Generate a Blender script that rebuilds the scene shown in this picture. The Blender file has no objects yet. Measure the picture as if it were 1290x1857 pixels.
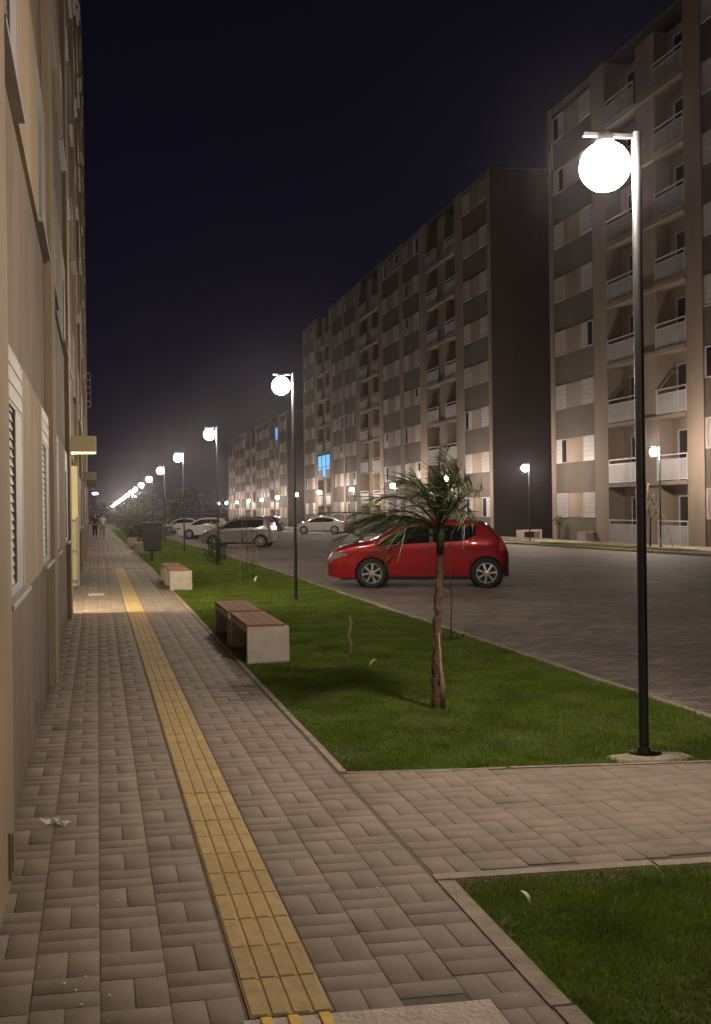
import bpy, bmesh, math, random
import numpy as np
from mathutils import Vector, Matrix
random.seed(7); RNG = np.random.default_rng(7)
R = math.radians
scn = bpy.context.scene
COL = scn.collection

# ------------------------------------------------------------------ materials
def mat(name, col, rough=.7, metal=0., var=0., vscale=6., bump=0., bscale=60., coat=0., emit=None, estr=0., var2=None, spec=None, stretch=None):
    m = bpy.data.materials.new(name); m.use_nodes = True
    nt = m.node_tree; b = nt.nodes['Principled BSDF']
    b.inputs['Base Color'].default_value = (*col, 1); b.inputs['Roughness'].default_value = rough
    b.inputs['Metallic'].default_value = metal; b.inputs['Coat Weight'].default_value = coat
    b.inputs['Coat Roughness'].default_value = .05
    if spec is not None: b.inputs['Specular IOR Level'].default_value = spec
    if emit: b.inputs['Emission Color'].default_value = (*emit, 1); b.inputs['Emission Strength'].default_value = estr
    tc = nt.nodes.new('ShaderNodeTexCoord'); src = tc.outputs['Object']
    if stretch:
        mp = nt.nodes.new('ShaderNodeMapping'); mp.inputs['Scale'].default_value = stretch
        nt.links.new(src, mp.inputs[0]); src = mp.outputs[0]
    if var:
        n = nt.nodes.new('ShaderNodeTexNoise'); n.inputs['Scale'].default_value = vscale; n.inputs['Detail'].default_value = 6
        nt.links.new(src, n.inputs['Vector'])
        r = nt.nodes.new('ShaderNodeValToRGB'); e = r.color_ramp.elements
        c2 = var2 or tuple(c * (1 - var) for c in col)
        e[0].position = .3; e[1].position = .7
        e[0].color = (*c2, 1); e[1].color = (*[min(1, c * (1 + var * .6)) for c in col], 1)
        nt.links.new(n.outputs['Fac'], r.inputs[0]); nt.links.new(r.outputs[0], b.inputs['Base Color'])
    if bump:
        n = nt.nodes.new('ShaderNodeTexNoise'); n.inputs['Scale'].default_value = bscale; n.inputs['Detail'].default_value = 4
        nt.links.new(src, n.inputs['Vector'])
        bp = nt.nodes.new('ShaderNodeBump'); bp.inputs['Strength'].default_value = bump; bp.inputs['Distance'].default_value = .02
        nt.links.new(n.outputs['Fac'], bp.inputs['Height']); nt.links.new(bp.outputs[0], b.inputs['Normal'])
    return m

def mat_rnd(name, cols, rough=.8, attr='rnd', nscale=9., namt=.25, bump=.35, bscale=140., speck=False):
    """per-piece colour from a face attribute, with dirt noise on top"""
    m = bpy.data.materials.new(name); m.use_nodes = True; nt = m.node_tree; b = nt.nodes['Principled BSDF']
    a = nt.nodes.new('ShaderNodeAttribute'); a.attribute_name = attr
    r = nt.nodes.new('ShaderNodeValToRGB'); e = r.color_ramp.elements
    e[0].color = (*cols[0], 1); e[1].color = (*cols[-1], 1)
    for i, c in enumerate(cols[1:-1]):
        k = e.new((i + 1) / (len(cols) - 1)); k.color = (*c, 1)
    nt.links.new(a.outputs['Fac'], r.inputs[0])
    tc = nt.nodes.new('ShaderNodeTexCoord')
    n = nt.nodes.new('ShaderNodeTexNoise'); n.inputs['Scale'].default_value = nscale; n.inputs['Detail'].default_value = 8; n.inputs['Roughness'].default_value = .65
    nt.links.new(tc.outputs['Object'], n.inputs['Vector'])
    mr = nt.nodes.new('ShaderNodeMapRange'); mr.inputs[1].default_value = .3; mr.inputs[2].default_value = .7
    mr.inputs[3].default_value = 1 - namt; mr.inputs[4].default_value = 1 + namt * .5
    nt.links.new(n.outputs['Fac'], mr.inputs[0])
    mx = nt.nodes.new('ShaderNodeMix'); mx.data_type = 'RGBA'; mx.blend_type = 'MULTIPLY'; mx.inputs[0].default_value = 1
    nt.links.new(r.outputs[0], mx.inputs[6]); nt.links.new(mr.outputs[0], mx.inputs[7])
    out = mx.outputs[2]
    if speck:
        n3 = nt.nodes.new('ShaderNodeTexNoise'); n3.inputs['Scale'].default_value = 38; n3.inputs['Detail'].default_value = 2
        nt.links.new(tc.outputs['Object'], n3.inputs['Vector'])
        m3 = nt.nodes.new('ShaderNodeMapRange'); m3.inputs[1].default_value = .745; m3.inputs[2].default_value = .77
        nt.links.new(n3.outputs['Fac'], m3.inputs[0])
        x3 = nt.nodes.new('ShaderNodeMix'); x3.data_type = 'RGBA'; x3.inputs[7].default_value = (.5, .46, .42, 1)
        nt.links.new(m3.outputs[0], x3.inputs[0]); nt.links.new(out, x3.inputs[6]); out = x3.outputs[2]
    nt.links.new(out, b.inputs['Base Color']); b.inputs['Roughness'].default_value = rough
    n2 = nt.nodes.new('ShaderNodeTexNoise'); n2.inputs['Scale'].default_value = bscale; n2.inputs['Detail'].default_value = 5
    nt.links.new(tc.outputs['Object'], n2.inputs['Vector'])
    bp = nt.nodes.new('ShaderNodeBump'); bp.inputs['Strength'].default_value = bump; bp.inputs['Distance'].default_value = .006
    nt.links.new(n2.outputs['Fac'], bp.inputs['Height']); nt.links.new(bp.outputs[0], b.inputs['Normal'])
    return m

M = {}
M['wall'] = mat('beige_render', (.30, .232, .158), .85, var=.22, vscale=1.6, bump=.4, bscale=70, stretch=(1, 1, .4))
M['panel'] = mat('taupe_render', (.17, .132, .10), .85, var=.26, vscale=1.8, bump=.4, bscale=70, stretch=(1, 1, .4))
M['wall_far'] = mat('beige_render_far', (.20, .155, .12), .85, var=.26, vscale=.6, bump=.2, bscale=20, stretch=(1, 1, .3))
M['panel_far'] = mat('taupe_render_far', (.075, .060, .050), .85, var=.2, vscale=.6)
M['endwall'] = mat('gable_shade_tint', (.06, .045, .042), .9, var=.2, vscale=.5)  # end wall coloured darker to stand for the little light it gets
M['cream'] = mat('cream_yellow_paint', (.86, .79, .48), .8, var=.08, vscale=3, bump=.2)
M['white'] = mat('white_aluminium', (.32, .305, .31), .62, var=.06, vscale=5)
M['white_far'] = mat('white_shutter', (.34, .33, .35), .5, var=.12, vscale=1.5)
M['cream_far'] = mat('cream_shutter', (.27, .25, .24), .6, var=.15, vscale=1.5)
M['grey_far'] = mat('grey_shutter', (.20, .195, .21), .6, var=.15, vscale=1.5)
M['glass'] = mat('dark_glass', (.02, .02, .025), .08, spec=.7)
M['blue'] = mat('blue_lit_room', (.05, .1, .2), .5, emit=(.12, .45, 1.), estr=.9)
M['black'] = mat('black_paint', (.012, .012, .014), .45, var=.2, vscale=20)
M['globe'] = mat('lit_globe', (.9, .9, .88), .4, emit=(1., .83, .67), estr=420.)
M['globe_strong'] = mat('lit_globe_far_row', (.9, .9, .88), .4, emit=(1., .83, .67), estr=700.)
M['concrete'] = mat('bench_concrete', (.52, .46, .42), .85, var=.16, vscale=7, bump=.4, bscale=70)
M['kerb'] = mat('kerb_concrete', (.34, .285, .235), .9, var=.25, vscale=9, bump=.5, bscale=80)
M['slab'] = mat('rough_concrete', (.58, .51, .45), .9, var=.18, vscale=11, bump=.8, bscale=60)
M['wood'] = mat('seat_wood', (.30, .14, .06), .85, var=.35, vscale=5, stretch=(14, 1, 1), bump=.2, bscale=20)
M['wood_pale'] = mat('raw_stake_wood', (.28, .19, .12), .8, var=.3, vscale=8)
M['joint'] = mat('joint_sand', (.15, .123, .10), .95, var=.3, vscale=30)
M['soil'] = mat('lawn_soil', (.07, .10, .018), .95, var=.4, vscale=8)
M['earth'] = mat('bare_earth', (.05, .042, .03), .95, var=.3, vscale=1)
M['yellowpaint'] = mat('yellow_paint', (.75, .47, .02), .6, var=.15, vscale=40)
M['paper'] = mat('white_paper', (.75, .73, .7), .7)
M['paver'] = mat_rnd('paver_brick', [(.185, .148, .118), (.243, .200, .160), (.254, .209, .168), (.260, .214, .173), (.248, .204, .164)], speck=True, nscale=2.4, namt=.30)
M['tactile'] = mat_rnd('tactile_yellow', [(.42, .30, .125), (.49, .36, .155), (.45, .32, .14)], nscale=14, namt=.22)
M['leaf'] = mat_rnd('palm_leaf', [(.04, .062, .02), (.07, .10, .036), (.13, .145, .07)], rough=.45, bump=0, namt=.2)
M['leafdry'] = mat_rnd('bush_leaf', [(.03, .05, .014), (.05, .075, .022), (.075, .085, .03)], rough=.6, bump=0, namt=.2)
M['grass'] = mat_rnd('grass_blade', [(.105, .185, .012), (.15, .25, .018), (.185, .275, .028), (.34, .28, .09)], rough=.6, bump=0, nscale=2.2, namt=.5)
M['bark'] = mat('palm_bark', (.13, .08, .05), .9, var=.45, vscale=10, stretch=(1, 1, 4), bump=.6, bscale=30)
M['sheath'] = mat('dry_sheath', (.30, .20, .13), .8, var=.4, vscale=12, stretch=(4, 4, 1))
M['skin'] = mat('skin', (.42, .24, .16), .6)
M['cloth_d'] = mat('dark_cloth', (.012, .013, .02), .9)
M['cloth_w'] = mat('pale_cloth', (.5, .46, .40), .9)
M['cloth_k'] = mat('khaki_cloth', (.22, .19, .14), .9)
M['hair'] = mat('dark_hair', (.015, .01, .008), .6)
M['tyre'] = mat('tyre_rubber', (.015, .015, .016), .85)
M['rim'] = mat('alloy_rim', (.55, .55, .57), .3, metal=.85)
M['chrome'] = mat('chrome', (.75, .75, .77), .12, metal=1)
M['lens'] = mat('headlight_lens', (.40, .40, .42), .12, metal=.6, coat=1)
M['redlens'] = mat('taillight_lens', (.55, .07, .06), .3, coat=.0)
M['plastic'] = mat('black_plastic', (.015, .015, .017), .5)
M['plate'] = mat('number_plate', (.5, .5, .52), .4)
M['carglass'] = mat('car_glass', (.006, .006, .008), .08, spec=.2)
def paint(n, c, metal=.25): return mat(n, c, .28, metal=metal, coat=1.)
M['red'] = paint('red_paint', (.31, .006, .014), .3)
M['silver'] = paint('silver_paint', (.40, .38, .37), .5)
M['whitecar'] = paint('white_paint', (.62, .60, .58), 0)
M['darkcar'] = paint('dark_paint', (.02, .02, .024), .2)

def leafy_light(m, k):
    nt = m.node_tree; b = nt.nodes['Principled BSDF']; col = b.inputs['Base Color'].links[0].from_socket
    t = nt.nodes.new('ShaderNodeBsdfTranslucent'); nt.links.new(col, t.inputs[0]); x = nt.nodes.new('ShaderNodeMixShader'); x.inputs[0].default_value = k
    nt.links.new(b.outputs[0], x.inputs[1]); nt.links.new(t.outputs[0], x.inputs[2]); nt.links.new(x.outputs[0], nt.nodes['Material Output'].inputs['Surface'])
leafy_light(M['grass'], .42); leafy_light(M['leaf'], .3); leafy_light(M['leafdry'], .3)
def road_mat():
    m = bpy.data.materials.new('road_blocks'); m.use_nodes = True; nt = m.node_tree; b = nt.nodes['Principled BSDF']
    tc = nt.nodes.new('ShaderNodeTexCoord')
    br = nt.nodes.new('ShaderNodeTexBrick'); br.inputs['Scale'].default_value = 1; br.offset = .5
    br.inputs['Brick Width'].default_value = .22; br.inputs['Row Height'].default_value = .11; br.inputs['Mortar Size'].default_value = .007
    br.inputs['Color1'].default_value = (.25, .20, .18, 1); br.inputs['Color2'].default_value = (.12, .10, .092, 1); br.inputs['Mortar'].default_value = (.035, .03, .026, 1)
    nt.links.new(tc.outputs['Object'], br.inputs['Vector'])
    n = nt.nodes.new('ShaderNodeTexNoise'); n.inputs['Scale'].default_value = .35; n.inputs['Detail'].default_value = 9; n.inputs['Roughness'].default_value = .7
    nt.links.new(tc.outputs['Object'], n.inputs['Vector'])
    mr = nt.nodes.new('ShaderNodeMapRange'); mr.inputs[1].default_value = .3; mr.inputs[2].default_value = .7; mr.inputs[3].default_value = .5; mr.inputs[4].default_value = 1.35
    nt.links.new(n.outputs['Fac'], mr.inputs[0])
    mx = nt.nodes.new('ShaderNodeMix'); mx.data_type = 'RGBA'; mx.blend_type = 'MULTIPLY'; mx.inputs[0].default_value = 1
    nt.links.new(br.outputs[0], mx.inputs[6]); nt.links.new(mr.outputs[0], mx.inputs[7]); nt.links.new(mx.outputs[2], b.inputs['Base Color'])
    b.inputs['Roughness'].default_value = .75
    n2 = nt.nodes.new('ShaderNodeTexNoise'); n2.inputs['Scale'].default_value = 28; n2.inputs['Detail'].default_value = 6
    nt.links.new(tc.outputs['Object'], n2.inputs['Vector'])
    ad = nt.nodes.new('ShaderNodeMath'); ad.operation = 'SUBTRACT'; nt.links.new(n2.outputs['Fac'], ad.inputs[0]); nt.links.new(br.outputs['Fac'], ad.inputs[1])
    bp = nt.nodes.new('ShaderNodeBump'); bp.inputs['Strength'].default_value = .8; bp.inputs['Distance'].default_value = .012
    nt.links.new(ad.outputs[0], bp.inputs['Height']); nt.links.new(bp.outputs[0], b.inputs['Normal'])
    return m
M['road'] = road_mat()
M['verge'] = mat('dusty_verge', (.13, .105, .08), .95, var=.3, vscale=3, bump=.4)

# ------------------------------------------------------------------ mesh builder
class MB:
    def __init__(s): s.v = []; s.f = []; s.r = []
    def quad(s, a, b, c, d, r=0.):
        n = len(s.v); s.v += [a, b, c, d]; s.f.append((n, n+1, n+2, n+3)); s.r.append(r)
    def tri(s, a, b, c, r=0.):
        n = len(s.v); s.v += [a, b, c]; s.f.append((n, n+1, n+2)); s.r.append(r)
    def box(s, x0, x1, y0, y1, z0, z1, bev=0., r=0.):
        x0, x1 = sorted((x0, x1)); y0, y1 = sorted((y0, y1)); z0, z1 = sorted((z0, z1)); n = len(s.v)
        if not bev:
            s.v += [(x, y, z) for z in (z0, z1) for y in (y0, y1) for x in (x0, x1)]
            F = [(0, 2, 3, 1), (4, 5, 7, 6), (0, 1, 5, 4), (2, 6, 7, 3), (0, 4, 6, 2), (1, 3, 7, 5)]
            s.f += [tuple(n + i for i in f) for f in F]; s.r += [r] * 6; return
        bm = bmesh.new()
        bmesh.ops.create_cube(bm, size=1, matrix=Matrix.LocRotScale(Vector(((x0+x1)/2, (y0+y1)/2, (z0+z1)/2)), None, Vector((x1-x0, y1-y0, z1-z0))))
        bmesh.ops.bevel(bm, geom=bm.edges[:], offset=bev, segments=2, affect='EDGES', profile=.5)
        s.addbm(bm, r=r)
    def addbm(s, bm, mtx=None, r=0.):
        n = len(s.v); bm.verts.index_update()
        s.v += [tuple((mtx @ v.co) if mtx else v.co) for v in bm.verts]
        for f in bm.faces: s.f.append(tuple(n + v.index for v in f.verts)); s.r.append(r)
        bm.free()
    def tube(s, pts, rad, seg=8, caps=True, r=0.):
        pts = [Vector(p) for p in pts]; k = len(pts)
        rads = rad if isinstance(rad, (list, tuple)) else [rad] * k
        n = len(s.v); prev = None
        for i, p in enumerate(pts):
            t = (pts[min(i+1, k-1)] - pts[max(i-1, 0)]).normalized()
            if prev is None:
                u = t.cross(Vector((0, 0, 1)))
                if u.length < 1e-3: u = t.cross(Vector((0, 1, 0)))
            else: u = prev - t * prev.dot(t)
            u.normalize(); prev = u; w = t.cross(u)
            for j in range(seg):
                a = 2 * math.pi * j / seg
                s.v.append(tuple(p + (u * math.cos(a) + w * math.sin(a)) * rads[i]))
        for i in range(k - 1):
            for j in range(seg):
                a = n + i * seg + j; b = n + i * seg + (j + 1) % seg
                s.f.append((a, b, b + seg, a + seg)); s.r.append(r)
        if caps:
            s.f.append(tuple(n + j for j in reversed(range(seg)))); s.f.append(tuple(n + (k-1) * seg + j for j in range(seg))); s.r += [r, r]
    def lathe(s, prof, seg=24, mtx=None, r=0.):
        n = len(s.v)
        for (rr, h) in prof:
            for j in range(seg):
                a = 2 * math.pi * j / seg; v = Vector((rr * math.cos(a), rr * math.sin(a), h))
                s.v.append(tuple(mtx @ v if mtx else v))
        for i in range(len(prof) - 1):
            for j in range(seg):
                a = n + i * seg + j; b = n + i * seg + (j + 1) % seg
                s.f.append((a, b, b + seg, a + seg)); s.r.append(r)
    def grid(s, rows, r=0., flip=False):
        n = len(s.v); m = len(rows[0])
        for row in rows: s.v += [tuple(p) for p in row]
        for i in range(len(rows) - 1):
            for j in range(m - 1):
                a = n + i * m + j; f = (a, a + 1, a + m + 1, a + m)
                s.f.append(f[::-1] if flip else f); s.r.append(r)
    def build(s, name, m, parent=None, smooth=False, angle=None, rnd=False):
        me = bpy.data.meshes.new(name); me.from_pydata([tuple(v) for v in s.v], [], s.f)
        me.materials.append(m)
        if rnd:
            at = me.attributes.new('rnd', 'FLOAT', 'FACE'); at.data.foreach_set('value', np.array(s.r, dtype=np.float32))
        if smooth: me.polygons.foreach_set('use_smooth', [True] * len(me.polygons))
        if smooth and angle: me.set_sharp_from_angle(angle=R(angle))
        me.update()
        o = bpy.data.objects.new(name, me); COL.objects.link(o)
        if parent: o.parent = parent
        return o

def np_mesh(name, verts, faces, m, rnd=None, smooth=False):
    """verts (N,3), faces (F,k) numpy"""
    me = bpy.data.meshes.new(name); k = faces.shape[1]; F = len(faces)
    me.vertices.add(len(verts)); me.vertices.foreach_set('co', verts.astype(np.float32).ravel())
    me.loops.add(F * k); me.loops.foreach_set('vertex_index', faces.astype(np.int32).ravel())
    me.polygons.add(F); me.polygons.foreach_set('loop_start', np.arange(0, F * k, k, dtype=np.int32))
    me.materials.append(m)
    if rnd is not None:
        at = me.attributes.new('rnd', 'FLOAT', 'FACE'); at.data.foreach_set('value', rnd.astype(np.float32))
    if smooth: me.polygons.foreach_set('use_smooth', np.ones(F, dtype=bool))
    me.update(calc_edges=True); me.validate()
    o = bpy.data.objects.new(name, me); COL.objects.link(o); return o

def tag(o, label=None, cat=None, group=None, kind=None):
    if label: o['label'] = label
    if cat: o['category'] = cat
    if group: o['group'] = group
    if kind: o['kind'] = kind
    return o
def thing(name, label, cat, loc=(0, 0, 0), rz=0., group=None):
    o = bpy.data.objects.new(name, None); COL.objects.link(o); o.location = loc; o.rotation_euler = (0, 0, rz)
    o.empty_display_size = .2
    return tag(o, label, cat, group)
def kids(o): return list(o.children)
def copy_tree(o, parent=None):
    c = o.copy(); COL.objects.link(c)
    if parent: c.parent = parent
    for ch in kids(o): copy_tree(ch, c)
    return c

# ------------------------------------------------------------------ camera (fitted to the photograph's vanishing points)
F_, CX_, ROLL, VPX, VPY = 1960., 490., R(.75), 176., 926.
CY_ = VPY - (CX_ - VPX) * math.tan(ROLL); HC = 1.6
PSI = math.atan((CX_ - VPX) / math.cos(ROLL) / F_)
c_, s_ = math.cos(PSI), math.sin(PSI)
right = Vector((c_, -s_, 0)); fwd = Vector((s_, c_, 0)); up = Vector((0, 0, 1))
X = math.cos(ROLL) * right - math.sin(ROLL) * up; Y = math.sin(ROLL) * right + math.cos(ROLL) * up
cam = bpy.data.cameras.new('camera'); camo = bpy.data.objects.new('camera', cam); COL.objects.link(camo)
mt = Matrix.Identity(4)
for i in range(3): mt[i][0] = X[i]; mt[i][1] = Y[i]; mt[i][2] = -fwd[i]
mt[0][3], mt[1][3], mt[2][3] = 0, 0, HC
camo.matrix_world = mt
cam.sensor_fit = 'VERTICAL'; cam.sensor_height = 36; cam.lens = F_ / 1857 * 36
cam.shift_x = (645 - CX_) / 1857; cam.shift_y = -(928.5 - CY_) / 1857
cam.clip_start = .05; cam.clip_end = 3000
scn.camera = camo

# ------------------------------------------------------------------ world: a clear city night
w = bpy.data.worlds.new('World'); scn.world = w; w.use_nodes = True
nt = w.node_tree; bg = nt.nodes['Background']
sky = nt.nodes.new('ShaderNodeTexSky'); sky.sky_type = 'NISHITA'; sky.sun_disc = False
sky.sun_elevation = R(-4); sky.sun_rotation = R(200)
tc = nt.nodes.new('ShaderNodeTexCoord'); sp = nt.nodes.new('ShaderNodeSeparateXYZ'); nt.links.new(tc.outputs['Generated'], sp.inputs[0])
rp = nt.nodes.new('ShaderNodeValToRGB'); e = rp.color_ramp.elements
e[0].position = 0.; e[0].color = (.035, .032, .066, 1); e[1].position = .6; e[1].color = (.010, .010, .022, 1)
k = e.new(.22); k.color = (.026, .024, .056, 1)
nt.links.new(sp.outputs['Z'], rp.inputs[0])
mx = nt.nodes.new('ShaderNodeMix'); mx.data_type = 'RGBA'; mx.inputs[0].default_value = .97
nt.links.new(sky.outputs[0], mx.inputs[6]); nt.links.new(rp.outputs[0], mx.inputs[7]); nt.links.new(mx.outputs[2], bg.inputs[0])
bg.inputs[1].default_value = .13
scn.view_settings.view_transform = 'Standard'; scn.view_settings.look = 'None'
scn.view_settings.exposure = .42; scn.view_settings.gamma = 1
cy = scn.cycles
cy.use_denoising = True; cy.max_bounces = 6; cy.diffuse_bounces = 3; cy.glossy_bounces = 3; cy.transmission_bounces = 2
cy.volume_bounces = 0; cy.transparent_max_bounces = 4; cy.sample_clamp_indirect = 4.; cy.sample_clamp_direct = 0; cy.caustics_reflective = False; cy.caustics_refractive = False
cy.use_light_tree = True

# ------------------------------------------------------------------ ground
def gz(y): return -.0065 * max(0., y - 30.)
YB = [-25, 0, 15, 30] + [30 + 15 * i for i in range(1, 27)]
def strip(name, x0, x1, y0, y1, z, m, thick=0.):
    ys = sorted({y0, y1} | {y for y in YB if y0 < y < y1}); b = MB()
    b.grid([[(x0, y, z + gz(y)), (x1, y, z + gz(y))] for y in ys], flip=False)
    b.f = [f[::1] for f in b.f]
    if thick:
        b.grid([[(x0, y, z + gz(y) - thick), (x0, y, z + gz(y))] for y in ys]); b.grid([[(x1, y, z + gz(y)), (x1, y, z + gz(y) - thick)] for y in ys])
        for y in (y0, y1): b.quad((x0, y, z - thick + gz(y)), (x1, y, z - thick + gz(y)), (x1, y, z + gz(y)), (x0, y, z + gz(y)))
    o = b.build(name, m); o['kind'] = 'structure'; return o
b = MB(); ys = [-60, -25, 0, 30, 120, 240, 420]
b.grid([[(x, y, -.2 + gz(min(y, 420))) for x in (-90, -40, 40, 120)] for y in ys])
b.build('ground', M['earth'])['kind'] = 'structure'
strip('path_bed', -1.9, 1.43, -2.5, 330, -.0035, M['joint'], .15)
strip('cross_path_bed', 1.43, 4.46, 4.3, 6.4, -.0055, M['joint'], .1)
strip('lawn_soil', 1.47, 4.46, 6.4, 330, -.004, M['soil'])
b = MB(); b.quad((1.47, 6.37, -.004), (4.46, 6.10, -.004), (4.46, 6.4, -.004), (1.47, 6.4, -.004)); b.build('lawn_soil', M['soil'])['kind'] = 'structure'
strip('lawn_soil', 1.47, 4.46, -2.5, 4.45, -.008, M['soil'])
strip('road', 4.55, 19.2, -25, 330, -.10, M['road'])
strip('kerb', 4.46, 4.56, -25, 330, .0, M['kerb'], .18)
strip('kerb', 19.1, 19.22, -25, 330, -.02, M['kerb'], .15)
strip('verge', 19.22, 20.6, -25, 330, -.03, M['verge'])
strip('pavement', 20.6, 23.5, -25, 330, -.02, M['kerb'], .1)

# brick pavers, basket weave, each a bevelled block of the one paved surface
def bricks(cells, name):
    P = []
    for (cx, cyy, lx, ly) in cells: P.append((cx, cyy, lx, ly))
    P = np.array(P); N = len(P); g = .0019
    hx = P[:, 2] / 2 - g; hy = P[:, 3] / 2 - .0009
    z = RNG.normal(0, .0008, N) + np.array([gz(y) for y in P[:, 1]])
    tx = RNG.normal(0, .003, N); ty = RNG.normal(0, .003, N)
    rings = []
    for ins, dz in ((.0016, 0), (0, -.0014), (0, -.03)):
        for sx, sy in ((-1, -1), (1, -1), (1, 1), (-1, 1)):
            dx = sx * (hx - ins); dy = sy * (hy - ins)
            rings.append(np.stack([P[:, 0] + dx, P[:, 1] + dy, z + dz + dx * tx + dy * ty], 1))
    V = np.stack(rings, 1).reshape(-1, 3)
    fl = [(0, 1, 2, 3)] + [(4 + i, 4 + (i + 1) % 4, (i + 1) % 4, i) for i in range(4)] + [(8 + i, 8 + (i + 1) % 4, 4 + (i + 1) % 4, 4 + i) for i in range(4)]
    fl = np.array(fl); Fc = (fl[None] + 12 * np.arange(N)[:, None, None]).reshape(-1, 4)
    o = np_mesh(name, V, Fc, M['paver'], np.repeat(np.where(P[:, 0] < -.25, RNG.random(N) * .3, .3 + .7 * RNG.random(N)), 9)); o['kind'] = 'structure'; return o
PW = .225; PX0 = -.24 - PW
def weave(x0, x1, y0, y1, off=0):
    out = []; n = int(math.ceil((x1 - x0) / PW - .15))
    for i in range(n):
        xa = x0 + i * PW; xb = min(xa + PW, x1); y = y0 - PW * ((i + off) % 2) + .02 * (i % 3); j = 0
        while y < y1:
            if j % 2 == 0:
                h = (xb - xa) / 2
                for q in range(2): out.append((xa + h * (q + .5), y + PW / 2, h, PW))
            else:
                for q in range(2): out.append(((xa + xb) / 2, y + PW / 4 + q * PW / 2, xb - xa, PW / 2))
            y += PW; j += 1
    return [c for c in out if y0 + .02 < c[1] < y1 - .02]
TS0, TS1 = .452, .722
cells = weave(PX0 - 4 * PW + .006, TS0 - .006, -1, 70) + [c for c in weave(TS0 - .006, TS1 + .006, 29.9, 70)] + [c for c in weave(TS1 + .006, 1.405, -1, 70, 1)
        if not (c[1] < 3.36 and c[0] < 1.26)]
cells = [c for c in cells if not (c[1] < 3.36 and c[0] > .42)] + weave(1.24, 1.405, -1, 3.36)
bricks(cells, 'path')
cr = weave(1.425, 4.46, 4.53, 6.50)
cr2 = []
for (a, q, lx, ly) in cr:
    lim = 6.345 - .09 * (a - 1.45); lo_, hi_ = q - ly / 2, min(q + ly / 2, lim)
    if hi_ - lo_ > .02: cr2.append((a, (lo_ + hi_) / 2, lx, hi_ - lo_))
cr = cr2
bricks(cr, 'cross_path')
strip('path_far', -1.9, 1.405, 70, 330, -.001, M['paver'])
# tactile strip
b = MB(); y = 3.36
while y < 29.6:
    g0 = gz(y); r = random.random(); z = .002 + g0 + random.gauss(0, .001)
    b.box(TS0 + .002, TS1 - .002, y + .002, y + .268, z - .03, z, r=r)
    for i in range(4):
        xc = TS0 + .27 * (i + .5) / 4
        b.grid([[(xc - .029, yy, z + .0003), (xc - .024, yy, z + h), (xc + .024, yy, z + h), (xc + .029, yy, z + .0003)]
                for yy, h in ((y + .003, .0003), (y + .007, .005), (y + .263, .005), (y + .267, .0003))], r=min(1, r + .1))
    y += .27
b.build('tactile_strip', M['tactile'], rnd=True)['kind'] = 'structure'
# kerbs of the lawns
def kerb_run(pts, wd, z=.006):
    b = MB(); (xa, ya), (xb, yb) = pts; L = math.hypot(xb - xa, yb - ya); n = max(1, int(L / 1.0)); dx, dy = (xb - xa) / L, (yb - ya) / L
    for i in range(n):
        a0, a1 = i * L / n + .003, (i + 1) * L / n - .003; zz = z + random.gauss(0, .002)
        m0 = Matrix.LocRotScale(Vector((xa + dx * (a0 + a1) / 2 - dy * wd / 2, ya + dy * (a0 + a1) / 2 + dx * wd / 2, zz - .06 + gz(ya + dy * a0))), Matrix.Rotation(math.atan2(dy, dx) + random.gauss(0, .003), 3, 'Z'), Vector((a1 - a0, wd, .12)))
        bm = bmesh.new(); bmesh.ops.create_cube(bm, size=1, matrix=m0)
        bmesh.ops.bevel(bm, geom=bm.edges[:], offset=.008, segments=2, affect='EDGES'); b.addbm(bm)
    o = b.build('kerb', M['kerb']); o['kind'] = 'structure'; return o
kerb_run([(1.49, -1.5), (1.49, 4.44)], .09)
kerb_run([(1.40, 4.44), (4.45, 4.40)], .085)
kerb_run([(1.455, 6.34), (4.45, 6.07)], .045)
kerb_run([(1.475, 6.36), (1.475, 150)], .06)
# concrete ramp slab at the feet, with painted tactile bars
b = MB(); b.box(.425, 1.235, -1, 3.34, -.1, .008, bev=.006)
sl = b.build('concrete_slab', M['slab']); sl['kind'] = 'structure'
b = MB()
for x in (.50, .585, .685): b.box(x - .018, x + .018, 2.9, 3.335, .0081, .015, bev=.003)
b.build('tactile_bar', M['yellowpaint'], sl)
# drain line and cover plate across the path further on
b = MB(); b.box(-.3, .42, 29.9, 30.05, -.02, .006); b.box(.74, 1.4, 29.9, 30.05, -.02, .006); b.build('drain_channel', M['joint'])['kind'] = 'structure'
b = MB(); b.box(-.18, .12, 20.6, 21.1, -.02, .012, bev=.004)
tag(b.build('cover_plate', M['slab']), 'pale rectangular cover plate set in the path by the lit entrance', 'cover plate')

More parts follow.
